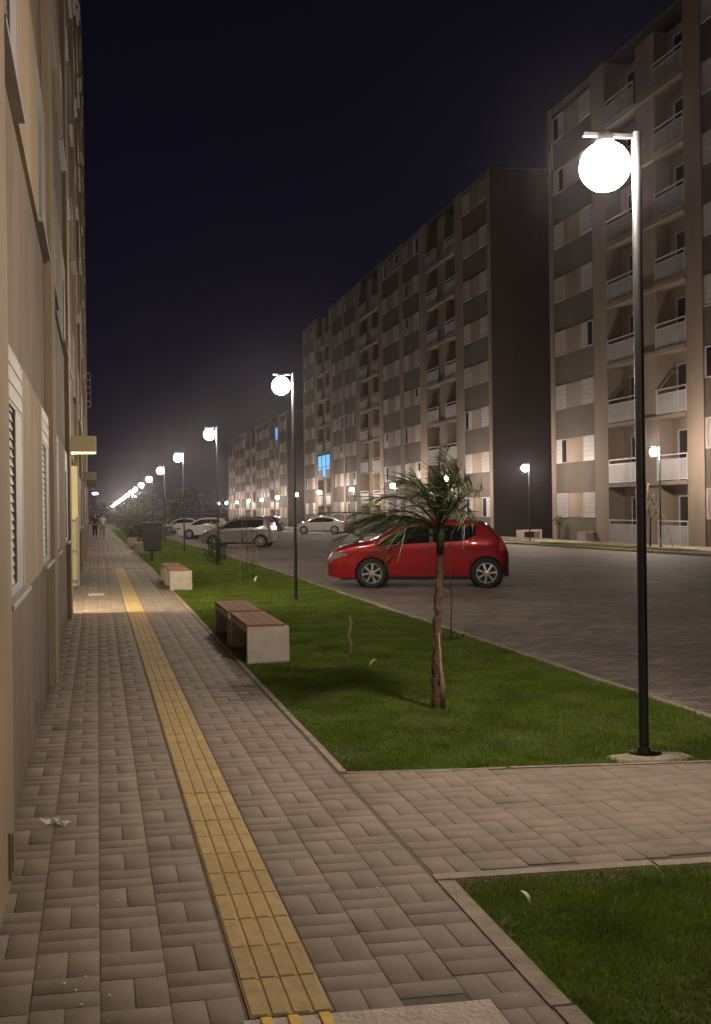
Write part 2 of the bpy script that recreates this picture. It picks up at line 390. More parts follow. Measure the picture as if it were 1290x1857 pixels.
# ------------------------------------------------------------------ grass (stuff)
def blades(regions):
    Vs = []; rs = []
    for (x0, x1, y0, y1, dens, h, wd, cond) in regions:
        N = int((x1 - x0) * (y1 - y0) * dens); p = RNG.random((N, 2)) * [x1 - x0, y1 - y0] + [x0, y0]
        if cond is not None: p = p[cond(p[:, 0], p[:, 1])]
        # thin and bare spots
        q = np.sin(p[:, 0] * 5.1 + 1.7 * np.sin(p[:, 1] * 2.3)) * np.sin(p[:, 1] * 4.3 + np.cos(p[:, 0] * 3.7)) + .35 * np.sin(p[:, 0] * 23) * np.sin(p[:, 1] * 19)
        p = p[RNG.random(len(p)) < .82 + .3 * q]; N = len(p)
        q = np.sin(p[:, 0] * 5.1 + 1.7 * np.sin(p[:, 1] * 2.3)) * np.sin(p[:, 1] * 4.3 + np.cos(p[:, 0] * 3.7))
        a = RNG.random(N) * 2 * np.pi; hh = h * (.45 + .8 * RNG.random(N)) * (1 + .25 * q); ln = RNG.normal(0, .95, N); la = RNG.random(N) * 2 * np.pi
        z = np.where(p[:, 1] > 30, -.0065 * (p[:, 1] - 30), 0) - .008
        ww = wd * (.7 + .6 * RNG.random(N))
        A = np.stack([p[:, 0] - np.cos(a) * ww, p[:, 1] - np.sin(a) * ww, z], 1); B = np.stack([p[:, 0] + np.cos(a) * ww, p[:, 1] + np.sin(a) * ww, z], 1)
        T = np.stack([p[:, 0] + np.cos(la) * ln * hh, p[:, 1] + np.sin(la) * ln * hh, z + hh], 1)
        Vs.append(np.stack([A, B, T], 1).reshape(-1, 3))
        r = RNG.random(N) * .7; r = np.where(RNG.random(N) < .06 + .22 * np.clip(-q - .45, 0, 1), .9 + .1 * RNG.random(N), r); rs.append(r)
    V = np.concatenate(Vs); Fc = np.arange(len(V)).reshape(-1, 3)
    o = np_mesh('grass', V, Fc, M['grass'], np.concatenate(rs)); tag(o, 'short mown green grass of the lawn strips beside the path', 'grass', kind='stuff')
far_edge = lambda x, y: y > 6.41 - .09 * (x - 1.45)
blades([(1.482, 4.46, 1.5, 4.41, 30000, .024, .0021, None),
        (1.465, 4.48, 6.1, 10, 19000, .027, .0026, far_edge), (1.465, 4.48, 10, 16, 9500, .030, .0038, None),
        (1.5, 4.46, 16, 27, 4500, .034, .006, None), (1.5, 4.46, 27, 55, 1600, .04, .010, None), (1.5, 4.46, 55, 120, 250, .06, .025, None),
        (19.25, 20.3, 34, 45.5, 700, .06, .008, None), (19.3, 20.5, 45.5, 75, 60, .06, .01, None)])

# ------------------------------------------------------------------ street lamps
def ico(sub, rad, c=(0, 0, 0)):
    bm = bmesh.new(); bmesh.ops.create_icosphere(bm, subdivisions=sub, radius=rad, matrix=Matrix.Translation(c)); return bm
def make_lamp(Hh, sub, label, group, loc, gm='globe'):
    t = thing('street_lamp', label, 'street lamp', loc, 0, group)
    b = MB(); b.tube([(0, 0, .0), (0, 0, Hh)], .03, 12); b.tube([(0, 0, .0), (0, 0, .012)], .11, 16); b.tube([(0, 0, .012), (0, 0, .05)], [.045, .04], 12)
    b.build('pole', M['black'], t, True, 40)
    b = MB(); b.box(-.36, -.031, -.014, .014, Hh - .04, Hh - .012, bev=.003); b.build('arm', M['black'], t)
    b = MB(); b.lathe([(.001, Hh - .012), (.045, Hh - .014), (.055, Hh - .04), (.06, Hh - .07), (.001, Hh - .071)], 16, Matrix.Translation((-.215, 0, 0))); b.build('lamp_cap', M['black'], t, True, 40)
    b = MB(); b.addbm(ico(sub, .155, (-.215, 0, Hh - .225))); b.build('globe', M[gm], t, True)
    return t
ORD = ['nearest', 'second nearest', 'third nearest', 'fourth nearest', 'fifth nearest', 'sixth nearest', 'seventh nearest', 'eighth nearest', 'ninth nearest', 'tenth nearest',
       'eleventh nearest', 'twelfth nearest', 'thirteenth nearest', 'fourteenth nearest', 'fifteenth nearest', 'sixteenth nearest', 'seventeenth nearest', 'eighteenth nearest', 'nineteenth nearest', 'twentieth nearest']
l0 = make_lamp(3.965, 4, 'nearest tall black lamp of the lawn row, glowing globe, standing by the cross path', 'lit globe lamps along the lawn beside the path', (3.425, 6.43, 0))
l1 = make_lamp(3.965, 3, '', 'lit globe lamps along the lawn beside the path', (0, 0, 0))
for i in range(1, 20):
    o = l1 if i == 1 else copy_tree(l1)
    y = 6.43 + 12.19 * i; o.location = (3.42, y, gz(y))
    o['label'] = ORD[i] + ' lit globe lamp of the row standing on the lawn beside the path'
o = copy_tree(l0); o.location = (3.425, 6.43 - 12.19, 0); o['label'] = 'lit globe lamp of the lawn row standing behind the viewpoint'
b = MB(); n = 14
ring = [(3.425 + (.15 + .11 * abs(math.cos(a)) + random.uniform(-.03, .03)) * math.cos(a), 6.34 + .12 * math.sin(a) + random.uniform(-.015, .015)) for a in [2 * math.pi * i / n for i in range(n)]]
b.v = [(x, y, .012) for x, y in ring] + [(3.425 + (x - 3.425) * 1.12, 6.34 + (y - 6.34) * 1.12, -.01) for x, y in ring]
b.f = [tuple(range(n))] + [(n + i, n + (i + 1) % n, (i + 1) % n, i) for i in range(n)]
tag(b.build('lamp_footing', M['kerb']), 'irregular concrete footing in the grass under the nearest lamp', 'footing')
RL = [(36.5, 3.46, ), (48.5, 3.34), (60.2, 3.19), (71.7, 3.03), (83.7, 3.0), (96.2, 2.99), (107.8, 2.95), (119.6, 2.78), (131.2, 2.65), (143, 2.58), (155, 2.53), (167.8, 2.54), (179.4, 2.53)]
l2 = make_lamp(3.78, 3, '', 'lit globe lamps in front of the far apartment blocks', (0, 0, 0), 'globe_strong')
for i, (y, z) in enumerate(RL):
    o = l2 if i == 0 else copy_tree(l2)
    o.location = (20.8, y * 1.03, (z - 1.6) * 1.03 - 1.95)
    o['label'] = ORD[i] + ' lit globe lamp of the row across the car park by the apartment blocks'

# ------------------------------------------------------------------ benches
def make_bench(label, loc, group='concrete benches with wooden seats'):
    t = thing('bench', label, 'bench', loc, 0, group); W2, L, Hh = .22, 1.42, .375
    b = MB(); b.box(-W2, W2, 0, .09, -.03, Hh, bev=.006); b.box(-W2, W2, L - .09, L, -.03, Hh, bev=.006); b.box(-W2 + .002, W2 - .002, .0905, L - .0905, Hh - .075, Hh - .002, bev=.005)
    b.build('frame', M['concrete'], t)
    b = MB(); n = 4; ww = (2 * W2 - .03) / n
    for i in range(n):
        x = -W2 - .008 + i * ww; b.box(x + .002, x + ww - .002, .012 if i else .012, L - .012, Hh + .0005, Hh + .026, bev=.004)
    b.build('seat', M['wood'], t)
    return t
bd = make_bench('wooden topped concrete bench nearest the camera on the lawn edge', (1.735, 11.05, 0))
for lab, loc, rz in (('concrete bench directly behind the nearest wooden topped bench', (1.725, 12.62, 0), 0),
                     ('front one of the pale concrete bench pair beside the lit stretch of path', (1.635, 21.5, 0), 0),
                     ('rear one of the pale concrete bench pair beside the lit stretch of path', (1.625, 23.1, 0), 0),
                     ('low bench past the litter bin, closer to the bin', (1.66, 41.8, gz(41.8)), 0),
                     ('low bench past the litter bin, closer to the walking people', (1.66, 52.4, gz(52.4)), 0),
                     ('pale bench on the pavement in front of the right hand apartment block', (22.0, 46.9, -.03), -1.1),
                     ('pale bench by the dark end wall of the long apartment block', (20.7, 51.0, -.03), -1.1)):
    o = copy_tree(bd); o.location = loc; o.rotation_euler = (0, 0, rz); o['label'] = lab

# ------------------------------------------------------------------ apartment blocks
def block(name, label, Xf, sg, bays, recs, pil, y0, y1, floors, zb, FH, sill0, wh, far=True, endwall=None, roofz=None, blue=(), loc=(0, 0, 0), depth=9., entrances=(), winw=1.2):
    t = thing(name, label, 'apartment block', loc)
    mw, mp, mwh = (M['wall_far'], M['panel_far'], M['white_far']) if far else (M['wall'], M['panel'], M['white'])
    x = lambda d: Xf + sg * d
    top = roofz
    W = MB(); Pn = MB(); slats = []
    for (a, c) in bays: W.box(x(-.072), x(-depth), a, c, zb, top - .003)
    for (a, c) in bays:
        for k in range(floors):
            z0, z1 = sill0 + k * FH, sill0 + k * FH + wh
            for (p, q) in ((a, a + .119), (a + .121 + winw, c - .121 - winw), (c - .119, c)): W.box(x(-.036), x(-.0718), p, q, z0 - .03, z1)
    for (a, c) in recs: W.box(x(-.75), x(-depth), a, c, zb, top - .45)
    for (a, c) in pil: W.box(x(0), x(-depth), a + .001, c - .001, zb, top)
    for (a, c) in entrances:
        W.box(x(-1.5), x(-depth), a, c, zb, 2.6); W.box(x(-.072), x(-depth), a, c, 2.6, top - .003)
    W.build('wall', mw, t)
    sillz = lambda k: sill0 + k * FH
    allb = [(a, c, True) for a, c in bays] + [(a, c, False) for a, c in entrances]
    for (a, c, gf) in allb:
        for k in range(0 if gf else 1, floors):
            lo = zb if k == 0 else sillz(k - 1) + wh; 
            if not gf and k == 1: lo = 2.75
            b = MB(); b.box(x(-.066), x(-.0715), a + .002, c - .002, lo + .001, sillz(k) - .031); b.build('spandrel_panel', mp, t)
        b = MB(); b.box(x(-.066), x(-.0715), a + .002, c - .002, sillz(floors - 1) + wh + .001, top - .35); b.build('spandrel_panel', mp, t)
    def window(a, c, k):
        z0, z1 = sillz(k), sillz(k) + wh
        if far:
            b = MB()
            b.box(x(-.0705), x(-.02), a, a + .05, z0, z1); b.box(x(-.0705), x(-.02), c - .05, c, z0, z1); b.box(x(-.0705), x(-.02), a + .05, c - .05, z1 - .05, z1); b.box(x(-.0705), x(-.005), a, c, z0 - .03, z0)
            fr = b.build('window', mwh, t); b = MB(); nn = 5
            for i in range(nn):
                h = (z1 - .05 - z0) / nn; b.box(x(-.0702), x(-.035), a + .05, c - .05, z0 + i * h, z0 + (i + 1) * h - .02)
            q = random.random(); rnd_m = mwh if q < .62 else (M['cream_far'] if q < .85 else M['grey_far'])
            if random.random() < .3:      # one leaf slid open, dark glass behind
                sd = random.random() < .5; mid = (a + c) / 2; p0, p1 = (a + .05, mid) if sd else (mid, c - .05)
                b = MB(); o0, o1 = (mid, c - .05) if sd else (a + .05, mid)
                for i in range(nn): b.box(x(-.0702), x(-.035), o0, o1, z0 + i * (z1 - .05 - z0) / nn, z0 + (i + 1) * (z1 - .05 - z0) / nn - .02)
                g_ = MB(); hh_ = z0 + (z1 - z0) * random.choice((0, 0, .45)); g_.box(x(-.0702), x(-.055), p0, p1, hh_, z1 - .05); g_.build('pane', M['glass'], fr)
                if hh_ > z0: b.box(x(-.0702), x(-.035), p0, p1, z0, hh_ - .003)
            b.build('shutter', rnd_m, fr)
        else:
            # white aluminium window: frame, roller shutter box, louvres, sill
            b = MB(); zt = z1 - .0
            b.box(x(-.0705), x(-.034), a, a + .06, z0, z1, bev=.004); b.box(x(-.0705), x(-.034), c - .06, c, z0, z1, bev=.004)
            b.box(x(-.0705), x(-.037), a + .06, c - .06, z1 - .3, z1, bev=.006)
            for q in range(3): b.box(x(-.037), x(-.032), a + .065, c - .065, z1 - .28 + q * .09, z1 - .215 + q * .09, bev=.002)
            b.box(x(-.0705), x(-.038), a + .06, c - .06, z0, z0 + .05, bev=.004)
            mid = (a + c) / 2; b.box(x(-.0705), x(-.036), mid + .12, c - .061, z0 + .05, z1 - .3, bev=.004)
            fr = b.build('window', mwh, t)
            b = MB(); zz = z0 + .055
            while zz < z1 - .32:
                for (p, q) in ((a + .062, mid + .08),):
                    b.quad((x(-.058), p, zz + .046), (x(-.058), q, zz + .046), (x(-.046), q, zz), (x(-.046), p, zz)); b.quad((x(-.046), p, zz), (x(-.046), q, zz), (x(-.06), q, zz - .003), (x(-.06), p, zz - .003))
                zz += .047
            b.build('shutter', mwh, fr)
            b = MB(); b.box(x(-.0705), x(.004), a - .03, c + .03, z0 - .028, z0 - .001, bev=.005); b.build('sill', mwh, fr)
            b = MB(); b.quad((x(-.0695), a + .06, z0 + .05), (x(-.0695), c - .06, z0 + .05), (x(-.0695), c - .06, z1 - .3), (x(-.0695), a + .06, z1 - .3)); b.build('pane', M['glass'], fr)
    ww = winw
    for (a, c) in bays:
        for k in range(floors):
            window(a + .12, a + .12 + ww, k); window(c - .12 - ww, c - .12, k)
    for (a, c) in entrances:
        for k in range(1, floors): window(a + .3, a + .3 + ww, k); window(c - .3 - ww, c - .3, k)
    # recessed balconies
    for ri, (a, c) in enumerate(recs):
        L = c - a; p0, p1 = a + .36 * L, a + .60 * L      # solid pier between the two flats
        b = MB(); b.box(x(-.12), x(-.749), p0, p1, zb, top - .46); b.build('pier', mw, t)
        for k in range(floors):
            zf = zb + .12 + k * FH
            b = MB()
            if k: b.box(x(.06), x(-.748), a + .002, c - .002, zf - .16, zf)
            else: b.box(x(.02), x(-.748), a + .002, c - .002, zf - .14, zf)
            bal = b.build('balcony', mw, t)
            for (r0, r1) in ((a + .02, p0 - .02), (p1 + .02, c - .02)):
                b = MB(); zr = zf + 1.08
                b.box(x(-.0), x(-.05), r0, r1, zr - .05, zr); b.box(x(-.01), x(-.04), r0, r1, zr - .24, zr - .2); b.box(x(-.01), x(-.04), r0, r1, zf + .04, zf + .09)
                for s0 in (r0, r1 - .05): b.box(x(-.003), x(-.047), s0, s0 + .05, zf, zr - .05)
                ns = max(6, int((r1 - r0) / .10))
                for i in range(1, ns):
                    yy = r0 + (r1 - r0) * i / ns; b.box(x(-.015), x(-.035), yy - .024, yy + .024, zf + .09, zr - .24)
                b.build('railing', mwh, bal)
                lit = (ri, k, 0 if r0 < p0 else 1) in blue
                d0, d1 = r0 + .25, min(r1 - .25, r0 + 1.9); b = MB()
                b.box(x(-.7485), x(-.70), d0, d0 + .06, zf, zf + 2.1); b.box(x(-.7485), x(-.70), d1 - .06, d1, zf, zf + 2.1); b.box(x(-.7485), x(-.70), d0 + .06, d1 - .06, zf + 2.04, zf + 2.1)
                mm = (d0 + d1) / 2; b.box(x(-.7485), x(-.705), mm - .03, mm + .03, zf, zf + 2.04)
                dr = b.build('balcony_door', mwh, bal)
                b = MB(); b.quad((x(-.74), d0 + .06, zf), (x(-.74), d1 - .06, zf), (x(-.74), d1 - .06, zf + 2.04), (x(-.74), d0 + .06, zf + 2.04))
                if lit:
                    # the tenant's curtains are open: room light floods the whole balcony opening
                    pass
                b.build('pane', M['blue'] if lit else M['glass'], bal if False else dr)
    if endwall is not None:
        b = MB(); b.box(x(-.03), x(-depth), endwall - .004, endwall - .03, zb, top - .05); b.build('end_wall', M['endwall'], t)
    b = MB(); b.box(x(-.2), x(-depth), y0, y1, top + .001, top + .12); b.build('roof', mp, t)
    return t
XF = 22.8; FH = 2.68
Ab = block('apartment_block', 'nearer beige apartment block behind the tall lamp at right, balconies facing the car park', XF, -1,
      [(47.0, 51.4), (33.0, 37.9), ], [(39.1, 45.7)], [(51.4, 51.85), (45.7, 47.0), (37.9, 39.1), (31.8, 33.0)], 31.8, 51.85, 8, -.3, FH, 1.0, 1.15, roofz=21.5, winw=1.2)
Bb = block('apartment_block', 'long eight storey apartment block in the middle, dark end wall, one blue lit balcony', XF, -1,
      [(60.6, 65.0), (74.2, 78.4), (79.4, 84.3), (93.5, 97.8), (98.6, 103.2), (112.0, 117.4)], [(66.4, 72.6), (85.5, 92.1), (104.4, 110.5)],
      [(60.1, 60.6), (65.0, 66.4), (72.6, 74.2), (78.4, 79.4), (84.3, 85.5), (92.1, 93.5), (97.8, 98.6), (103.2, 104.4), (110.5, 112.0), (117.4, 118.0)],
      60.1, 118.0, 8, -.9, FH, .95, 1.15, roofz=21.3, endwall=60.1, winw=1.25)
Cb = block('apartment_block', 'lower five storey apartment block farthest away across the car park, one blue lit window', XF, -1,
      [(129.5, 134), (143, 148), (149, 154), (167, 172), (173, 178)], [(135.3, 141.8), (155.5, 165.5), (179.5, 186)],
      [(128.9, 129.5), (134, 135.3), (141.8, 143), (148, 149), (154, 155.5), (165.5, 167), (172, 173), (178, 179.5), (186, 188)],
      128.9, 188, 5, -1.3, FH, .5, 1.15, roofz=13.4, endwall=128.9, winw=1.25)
def glazing(par, ya, yb, z0, z1, n):
    b = MB(); w_ = (yb - ya) / n
    for i in range(n + 1): b.box(XF - .02, XF + .06, ya + i * w_ - .03, ya + i * w_ + .03, z0, z1)
    b.box(XF - .019, XF + .059, ya, yb, z1, z1 + .05); b.box(XF - .019, XF + .059, ya, yb, z0 + (z1 - z0) * .45, z0 + (z1 - z0) * .45 + .06)
    f = b.build('balcony_glazing', M['black'], par)
    b = MB(); b.quad((XF + .03, ya, z0), (XF + .03, yb, z0), (XF + .03, yb, z1), (XF + .03, ya, z1)); b.build('lit_pane', M['blue'], f)
glazing(Bb, 104.5, 110.4, 4.75, 6.9, 3); glazing(Cb, 135.4, 137.3, 9.7, 11.9, 1)
# near building on the left
Lb = block('apartment_block', 'near beige apartment block along the left edge, white shuttered windows and pale yellow entrance canopy', -.385, 1,
      [(5.0, 10.05), (10.95, 16.2), (24.4, 29.2), (30.1, 33.0), (37.0, 41.6), (46.5, 50.5)], [], [(1.2, 5.0), (10.05, 10.95), (16.2, 17.2), (23.5, 24.4), (29.2, 30.1), (36.1, 37.0), (41.6, 42.5), (45.6, 46.5), (50.5, 51.2)],
      1.2, 51.2, 8, -.3, 2.72, 1.17, 1.27, far=False, roofz=22.2, depth=8., entrances=[(17.2, 23.5), (33.0, 36.1), (42.5, 45.6)], winw=1.3)
for (a, c) in ((17.2, 23.5), (33.0, 36.1), (42.5, 45.6)):
    b = MB(); b.box(-.46, .004, a + .01, a + .62, 2.52, 2.775, bev=.01); b.build('canopy', M['cream'] if a < 20 else M['panel'], Lb)
b = MB(); b.box(-.386, -.42, 23.5 + .003, 24.35, -.1, 2.54); 
b.box(-1.85, -.40, 23.46, 23.497, -.2, 2.555); b.build('entrance_reveal', M['cream'], Lb)  # cream colour stands in for yellow lamp light on the reveal
b = MB()
for yy in (23.36,): 
    b.box(-.44, -.38, yy - .03, yy + .03, -.02, 1.47, bev=.005)
    for z in (.12, .75, 1.4): b.box(-1.2, -.441, yy - .015, yy + .015, z - .02, z + .02)
    for i in range(6): b.box(-.56 - i * .12, -.54 - i * .12, yy - .01, yy + .01, .14, 1.38)
b.build('gate', M['white'], Lb)
# the wall lamp in the entrance recess that lights the paving in front of it
b = MB(); b.box(-1.38, -1.18, 17.203, 17.235, 1.88, 2.08, bev=.004); wl = b.build('entrance_lamp', M['white'], Lb)
M['bulkhead'] = mat('lit_bulkhead', (.9, .85, .7), .4, emit=(1., .84, .55), estr=1300.)
b = MB(); b.addbm(ico(3, .085, (-1.28, 17.32, 1.98))); b.build('lamp_bowl', M['bulkhead'], wl, True)
# vent slots and a conduit box low on the wall
for (yy, zz, hh, ww) in ((8.0, .07, .17, .10), (4.72, .05, .2, .13)):
    b = MB(); d = -.384 if yy < 5 else -.454
    b.box(d, d + .012, yy - ww / 2, yy - ww / 2 + .02, zz, zz + hh); b.box(d, d + .012, yy + ww / 2 - .02, yy + ww / 2, zz, zz + hh); b.box(d, d + .012, yy - ww / 2 + .02, yy + ww / 2 - .02, zz + hh - .02, zz + hh)
    v = b.build('wall_box', M['wall'], Lb)
    b = MB(); b.box(d + .001, d + .005, yy - ww / 2 + .02, yy + ww / 2 - .02, zz, zz + hh - .02); b.build('opening', M['plastic'], v)
b = MB()
for z in (5.5, 6.0, 6.5): b.box(-.385, -.17, 39.0, 39.04, z - .02, z + .02); b.box(-.385, -.17, 41.0, 41.04, z - .02, z + .02); b.box(-.19, -.17, 39.04, 41.0, z - .02, z + .02)
for yy in (39, 39.5, 40, 40.5, 41): b.box(-.186, -.168, yy, yy + .03, 5.5, 6.5)
b.build('drying_rack', M['white'], Lb)

# ------------------------------------------------------------------ cars
def interp(pts, x):
    if x <= pts[0][0]: return pts[0][1]
    for (a, b), (c, d) in zip(pts, pts[1:]):
        if x <= c: return b + (d - b) * (x - a) / (c - a)
    return pts[-1][1]
def smooth_prof(pts, rad=.09):
    return lambda x: sum(interp(pts, x + rad * k / 3) * wgt for k, wgt in ((-3, .08), (-2, .12), (-1, .19), (0, .22), (1, .19), (2, .12), (3, .08)))
HATCH = dict(L=3.96, W=.86, wb=(.98, -1.50), wr=.318,
    top=[(-1.98, .60), (-1.965, .86), (-1.90, 1.0), (-1.80, 1.08), (-1.52, 1.375), (-1.40, 1.42), (-.9, 1.465), (-.3, 1.475), (.12, 1.44), (.38, 1.35), (1.02, 1.0), (1.28, .965), (1.6, .905), (1.80, .84), (1.90, .77), (1.955, .68), (1.98, .55)],
    belt=[(-1.7, 1.03), (1.0, .90)], glass=(-1.28, -.36, -.28, .86), wind=(.36, 1.0), rear=(-1.78, -1.53), doors=((.98, -.30), (-.33, -1.15)))
MINI = dict(L=3.66, W=.83, wb=(1.15, -1.28), wr=.30,
    top=[(-1.83, .62), (-1.82, .92), (-1.78, 1.05), (-1.62, 1.40), (-1.52, 1.455), (-.9, 1.48), (-.2, 1.475), (.2, 1.43), (.92, .98), (1.2, .93), (1.55, .84), (1.74, .72), (1.80, .6), (1.83, .48)],
    belt=[(-1.7, .98), (1.0, .90)], glass=(-1.42, -.42, -.34, .78), wind=(.26, .90), rear=(-1.76, -1.63), doors=((.92, -.36), (-.39, -1.08)))
SEDAN = dict(L=4.35, W=.86, wb=(1.33, -1.25), wr=.31,
    top=[(-2.17, .6), (-2.15, .88), (-2.05, .98), (-1.62, 1.02), (-1.05, 1.33), (-.75, 1.40), (-.2, 1.44), (.2, 1.42), (.48, 1.34), (1.15, .99), (1.5, .92), (1.9, .80), (2.08, .66), (2.17, .50)],
    belt=[(-1.7, .97), (1.1, .90)], glass=(-1.22, -.32, -.24, .98), wind=(.5, 1.12), rear=(-1.58, -1.1), doors=((1.1, -.26), (-.29, -1.05)))
def make_car(sp, pm, label, loc, rz, scale=.955, name='parked_car', group='cars parked in the angled bays'):
    t = thing(name, label, 'car', loc, rz, group); t.scale = (scale,) * 3
    L2 = sp['L'] / 2; Wd = sp['W']; ztop_ = smooth_prof(sp['top']); wr = sp['wr']; ar = wr + .055
    zt = lambda x: ztop_(x)
    belt = lambda x: interp(sp['belt'], x)
    def zbot(x):
        z = .21 + .05 * max(0, (abs(x) - L2 + .35) / .35) ** 2
        for wx in sp['wb']:
            d = abs(x - wx)
            if d < ar: z = max(z, wr + math.sqrt(ar * ar - d * d))
        return min(z, zt(x) - .06)
    def plan(x):
        f = max(0, (x - .95) / (L2 - .95)); r = max(0, (-x - 1.05) / (L2 - 1.05))
        return Wd * (1 - .10 * f ** 2 - .17 * f ** 8 - .07 * r ** 2 - .14 * r ** 8)
    def ys(x, z):
        y = plan(x); zb = belt(x)
        if z < zb: y -= .055 * ((zb - z) / .7) ** 2 + .012 * math.exp(-((z - zb + .16) / .05) ** 2) * 0
        else: y -= .30 * (z - zb) ** 1.12
        # flared wheel arches and a shoulder line
        for wx in sp['wb']: y += .022 * math.exp(-((abs(x - wx) - ar) / .07) ** 2) * math.exp(-((z - wr) / .35) ** 4) * (1 if z > .2 else 0)
        y += .014 * math.exp(-((z - zb + .10) / .045) ** 2)
        r = .085; d = z - (zt(x) - r)
        if d > 0: y -= .075 * (1 - math.sqrt(max(0, 1 - min(1, d / r) ** 2)))
        return y
    st = set(np.linspace(-L2, L2, 60)) | {L2 - q for q in (.01, .025, .05, .08, .12)} | {-L2 + q for q in (.01, .025, .05, .08, .12)}
    for wx in sp['wb']: st |= {wx + ar * math.cos(a) for a in np.linspace(0, math.pi, 17)} | {wx + ar * 1.01, wx - ar * 1.01}
    st = sorted(st); nz = 16
    tz = [0, .06, .12, .2, .28, .36, .44, .52, .6, .68, .76, .84, .9, .94, .975, 1.]
    body = MB()
    def side(x, sgn): a, c = zbot(x), zt(x); return [(x, sgn * ys(x, a + (c - a) * q), a + (c - a) * q) for q in tz]
    def crown(x): return .035 if abs(x) < L2 - .1 else .02
    def toprow(x):
        ye = ys(x, zt(x)); return [(x, ye * q, zt(x) + crown(x) * (1 - q * q)) for q in np.linspace(-1, 1, 11)]
    for sgn in (1, -1): body.grid([side(x, sgn) for x in st], flip=sgn < 0)
    body.grid([toprow(x) for x in st], flip=True)
    for x in (-L2, L2):
        body.grid([[(x, ys(x, zbot(x) + (zt(x) - zbot(x)) * q) * s, zbot(x) + (zt(x) - zbot(x)) * q) for s in np.linspace(-1, 1, 11)] for q in tz] + [[p for p in toprow(x)]], flip=x > 0)
    bm = bmesh.new(); me = bpy.data.meshes.new('tmp'); me.from_pydata(body.v, [], body.f); bm.from_mesh(me); bmesh.ops.remove_doubles(bm, verts=bm.verts, dist=1e-4); bmesh.ops.recalc_face_normals(bm, faces=bm.faces)
    bpy.data.meshes.remove(me); bb = MB(); bb.addbm(bm); bb.build('body', pm, t, True, 50)
    def patch(nm, m, x0, x1, lo, hi, off, sgn, parent=t, nx=18, nzz=5, taper=None):
        b = MB(); rows = []
        for x in np.linspace(x0, x1, nx):
            a, c = lo(x), max(hi(x), lo(x) + .001); rows.append([(x, sgn * (ys(x, z) + off), z) for z in np.linspace(a, c, nzz)])
        b.grid(rows, flip=sgn < 0)
        return b.build(nm, m, parent, True)
    def tpatch(nm, m, x0, x1, wq, off, parent=t, k=(0, 1)):
        b = MB(); rows = []
        for x in np.linspace(x0, x1, 12):
            sl = (zt(x + .02) - zt(x - .02)) / .04; nl = math.hypot(1, sl); q0 = interp(wq, x)
            rows.append([(x - off * sl / nl, ys(x, zt(x)) * q, zt(x) + crown(x) * (1 - q * q) + off / nl) for q in np.linspace(-q0, q0, 11)])
        b.grid(rows, flip=True); return b.build(nm, m, parent, True)
    g0, g1, g2, g3 = sp['glass']
    for sgn in (1, -1):
        hi = lambda x: min(zt(x) - .105, belt(x) + .5); lo = lambda x: belt(x) + .025
        patch('side_window', M['carglass'], g2, g3, lo, hi, .004, sgn)
        def lo2(x): return lo(x) + max(0, (g0 + .28 - x)) * .35
        patch('side_window', M['carglass'], g0, g1, lo2, hi, .004, sgn)
        patch('door_pillar', M['plastic'], g1, g2, lo, hi, .003, sgn, nx=4)
        for i, (d0, d1) in enumerate(sp['doors']):
            def dl(x):
                z = .30
                for wx in sp['wb']:
                    d = abs(x - wx)
                    if d < ar + .05: z = max(z, wr + math.sqrt(max(0, (ar + .05) ** 2 - d * d)))
                return z
            dr = patch('door', pm, d1 + .008, d0 - .008, dl, lambda x: belt(x) + .012, .005, sgn, nzz=10)
            hx = d1 + .14; hz = belt(hx) - .13; yv = ys(hx, hz)
            b = MB(); b.box(hx - .08, hx + .09, sgn * (yv + .012), sgn * (yv + .035), hz - .014, hz + .014, bev=.008); b.build('handle', M['chrome'], dr)
            for xx in (d0, d1): patch('door_gap', M['plastic'], xx - .004, xx + .004, lambda x: max(dl(x), zbot(x) + .02), lambda x: belt(x), .0035, sgn, nx=2, nzz=8)
        patch('sill_trim', M['plastic'], sp['wb'][1] + ar + .03, sp['wb'][0] - ar - .03, lambda x: .205, lambda x: .26, .004, sgn, nx=6, nzz=3)
        xh0 = L2 - .48; hl = lambda x: zt(x) - .20 + (x - xh0) * .02; hh = lambda x: max(hl(x) + .005, min(zt(x) - .025, hl(x) + .02 + (x - xh0) * .45))
        patch('headlight', M['lens'], xh0, L2 - .055, hl, hh, .006, sgn, nzz=6)
        patch('fog_lamp', M['chrome'], L2 - .13, L2 - .05, lambda x: .36, lambda x: .43, .006, sgn, nx=4, nzz=3)
        patch('taillight', M['redlens'], -L2 + .02, -L2 + .20, lambda x: zt(-L2 + .2) - .30, lambda x: min(zt(x) - .03, zt(-L2 + .2) - .06), .006, sgn, nx=8)
        # door mirror
        mx_, mz = g3 - .02, belt(g3) + .09; ym = ys(mx_, mz)
        bm = bmesh.new(); bmesh.ops.create_icosphere(bm, subdivisions=3, radius=1, matrix=Matrix.LocRotScale(Vector((mx_, sgn * (ym + .10), mz)), None, Vector((.07, .105, .07))))
        b = MB(); b.addbm(bm); b.box(mx_ - .03, mx_ + .03, sgn * (ym - .02), sgn * (ym + .06), mz - .07, mz - .03); b.build('mirror', M['plastic'] if pm is M['silver'] else pm, t, True, 60)
    w0, w1 = sp['wind']; tpatch('windshield', M['carglass'], w0, w1, [(w0, .92), (w1, .95)], .004)
    r0, r1 = sp['rear']; tpatch('rear_window', M['carglass'], r0, r1, [(r0, .90), (r1, .86)], .004)
    b = MB(); b.box(-L2 + .28, L2 - .28, -Wd + .16, Wd - .16, .17, .42)
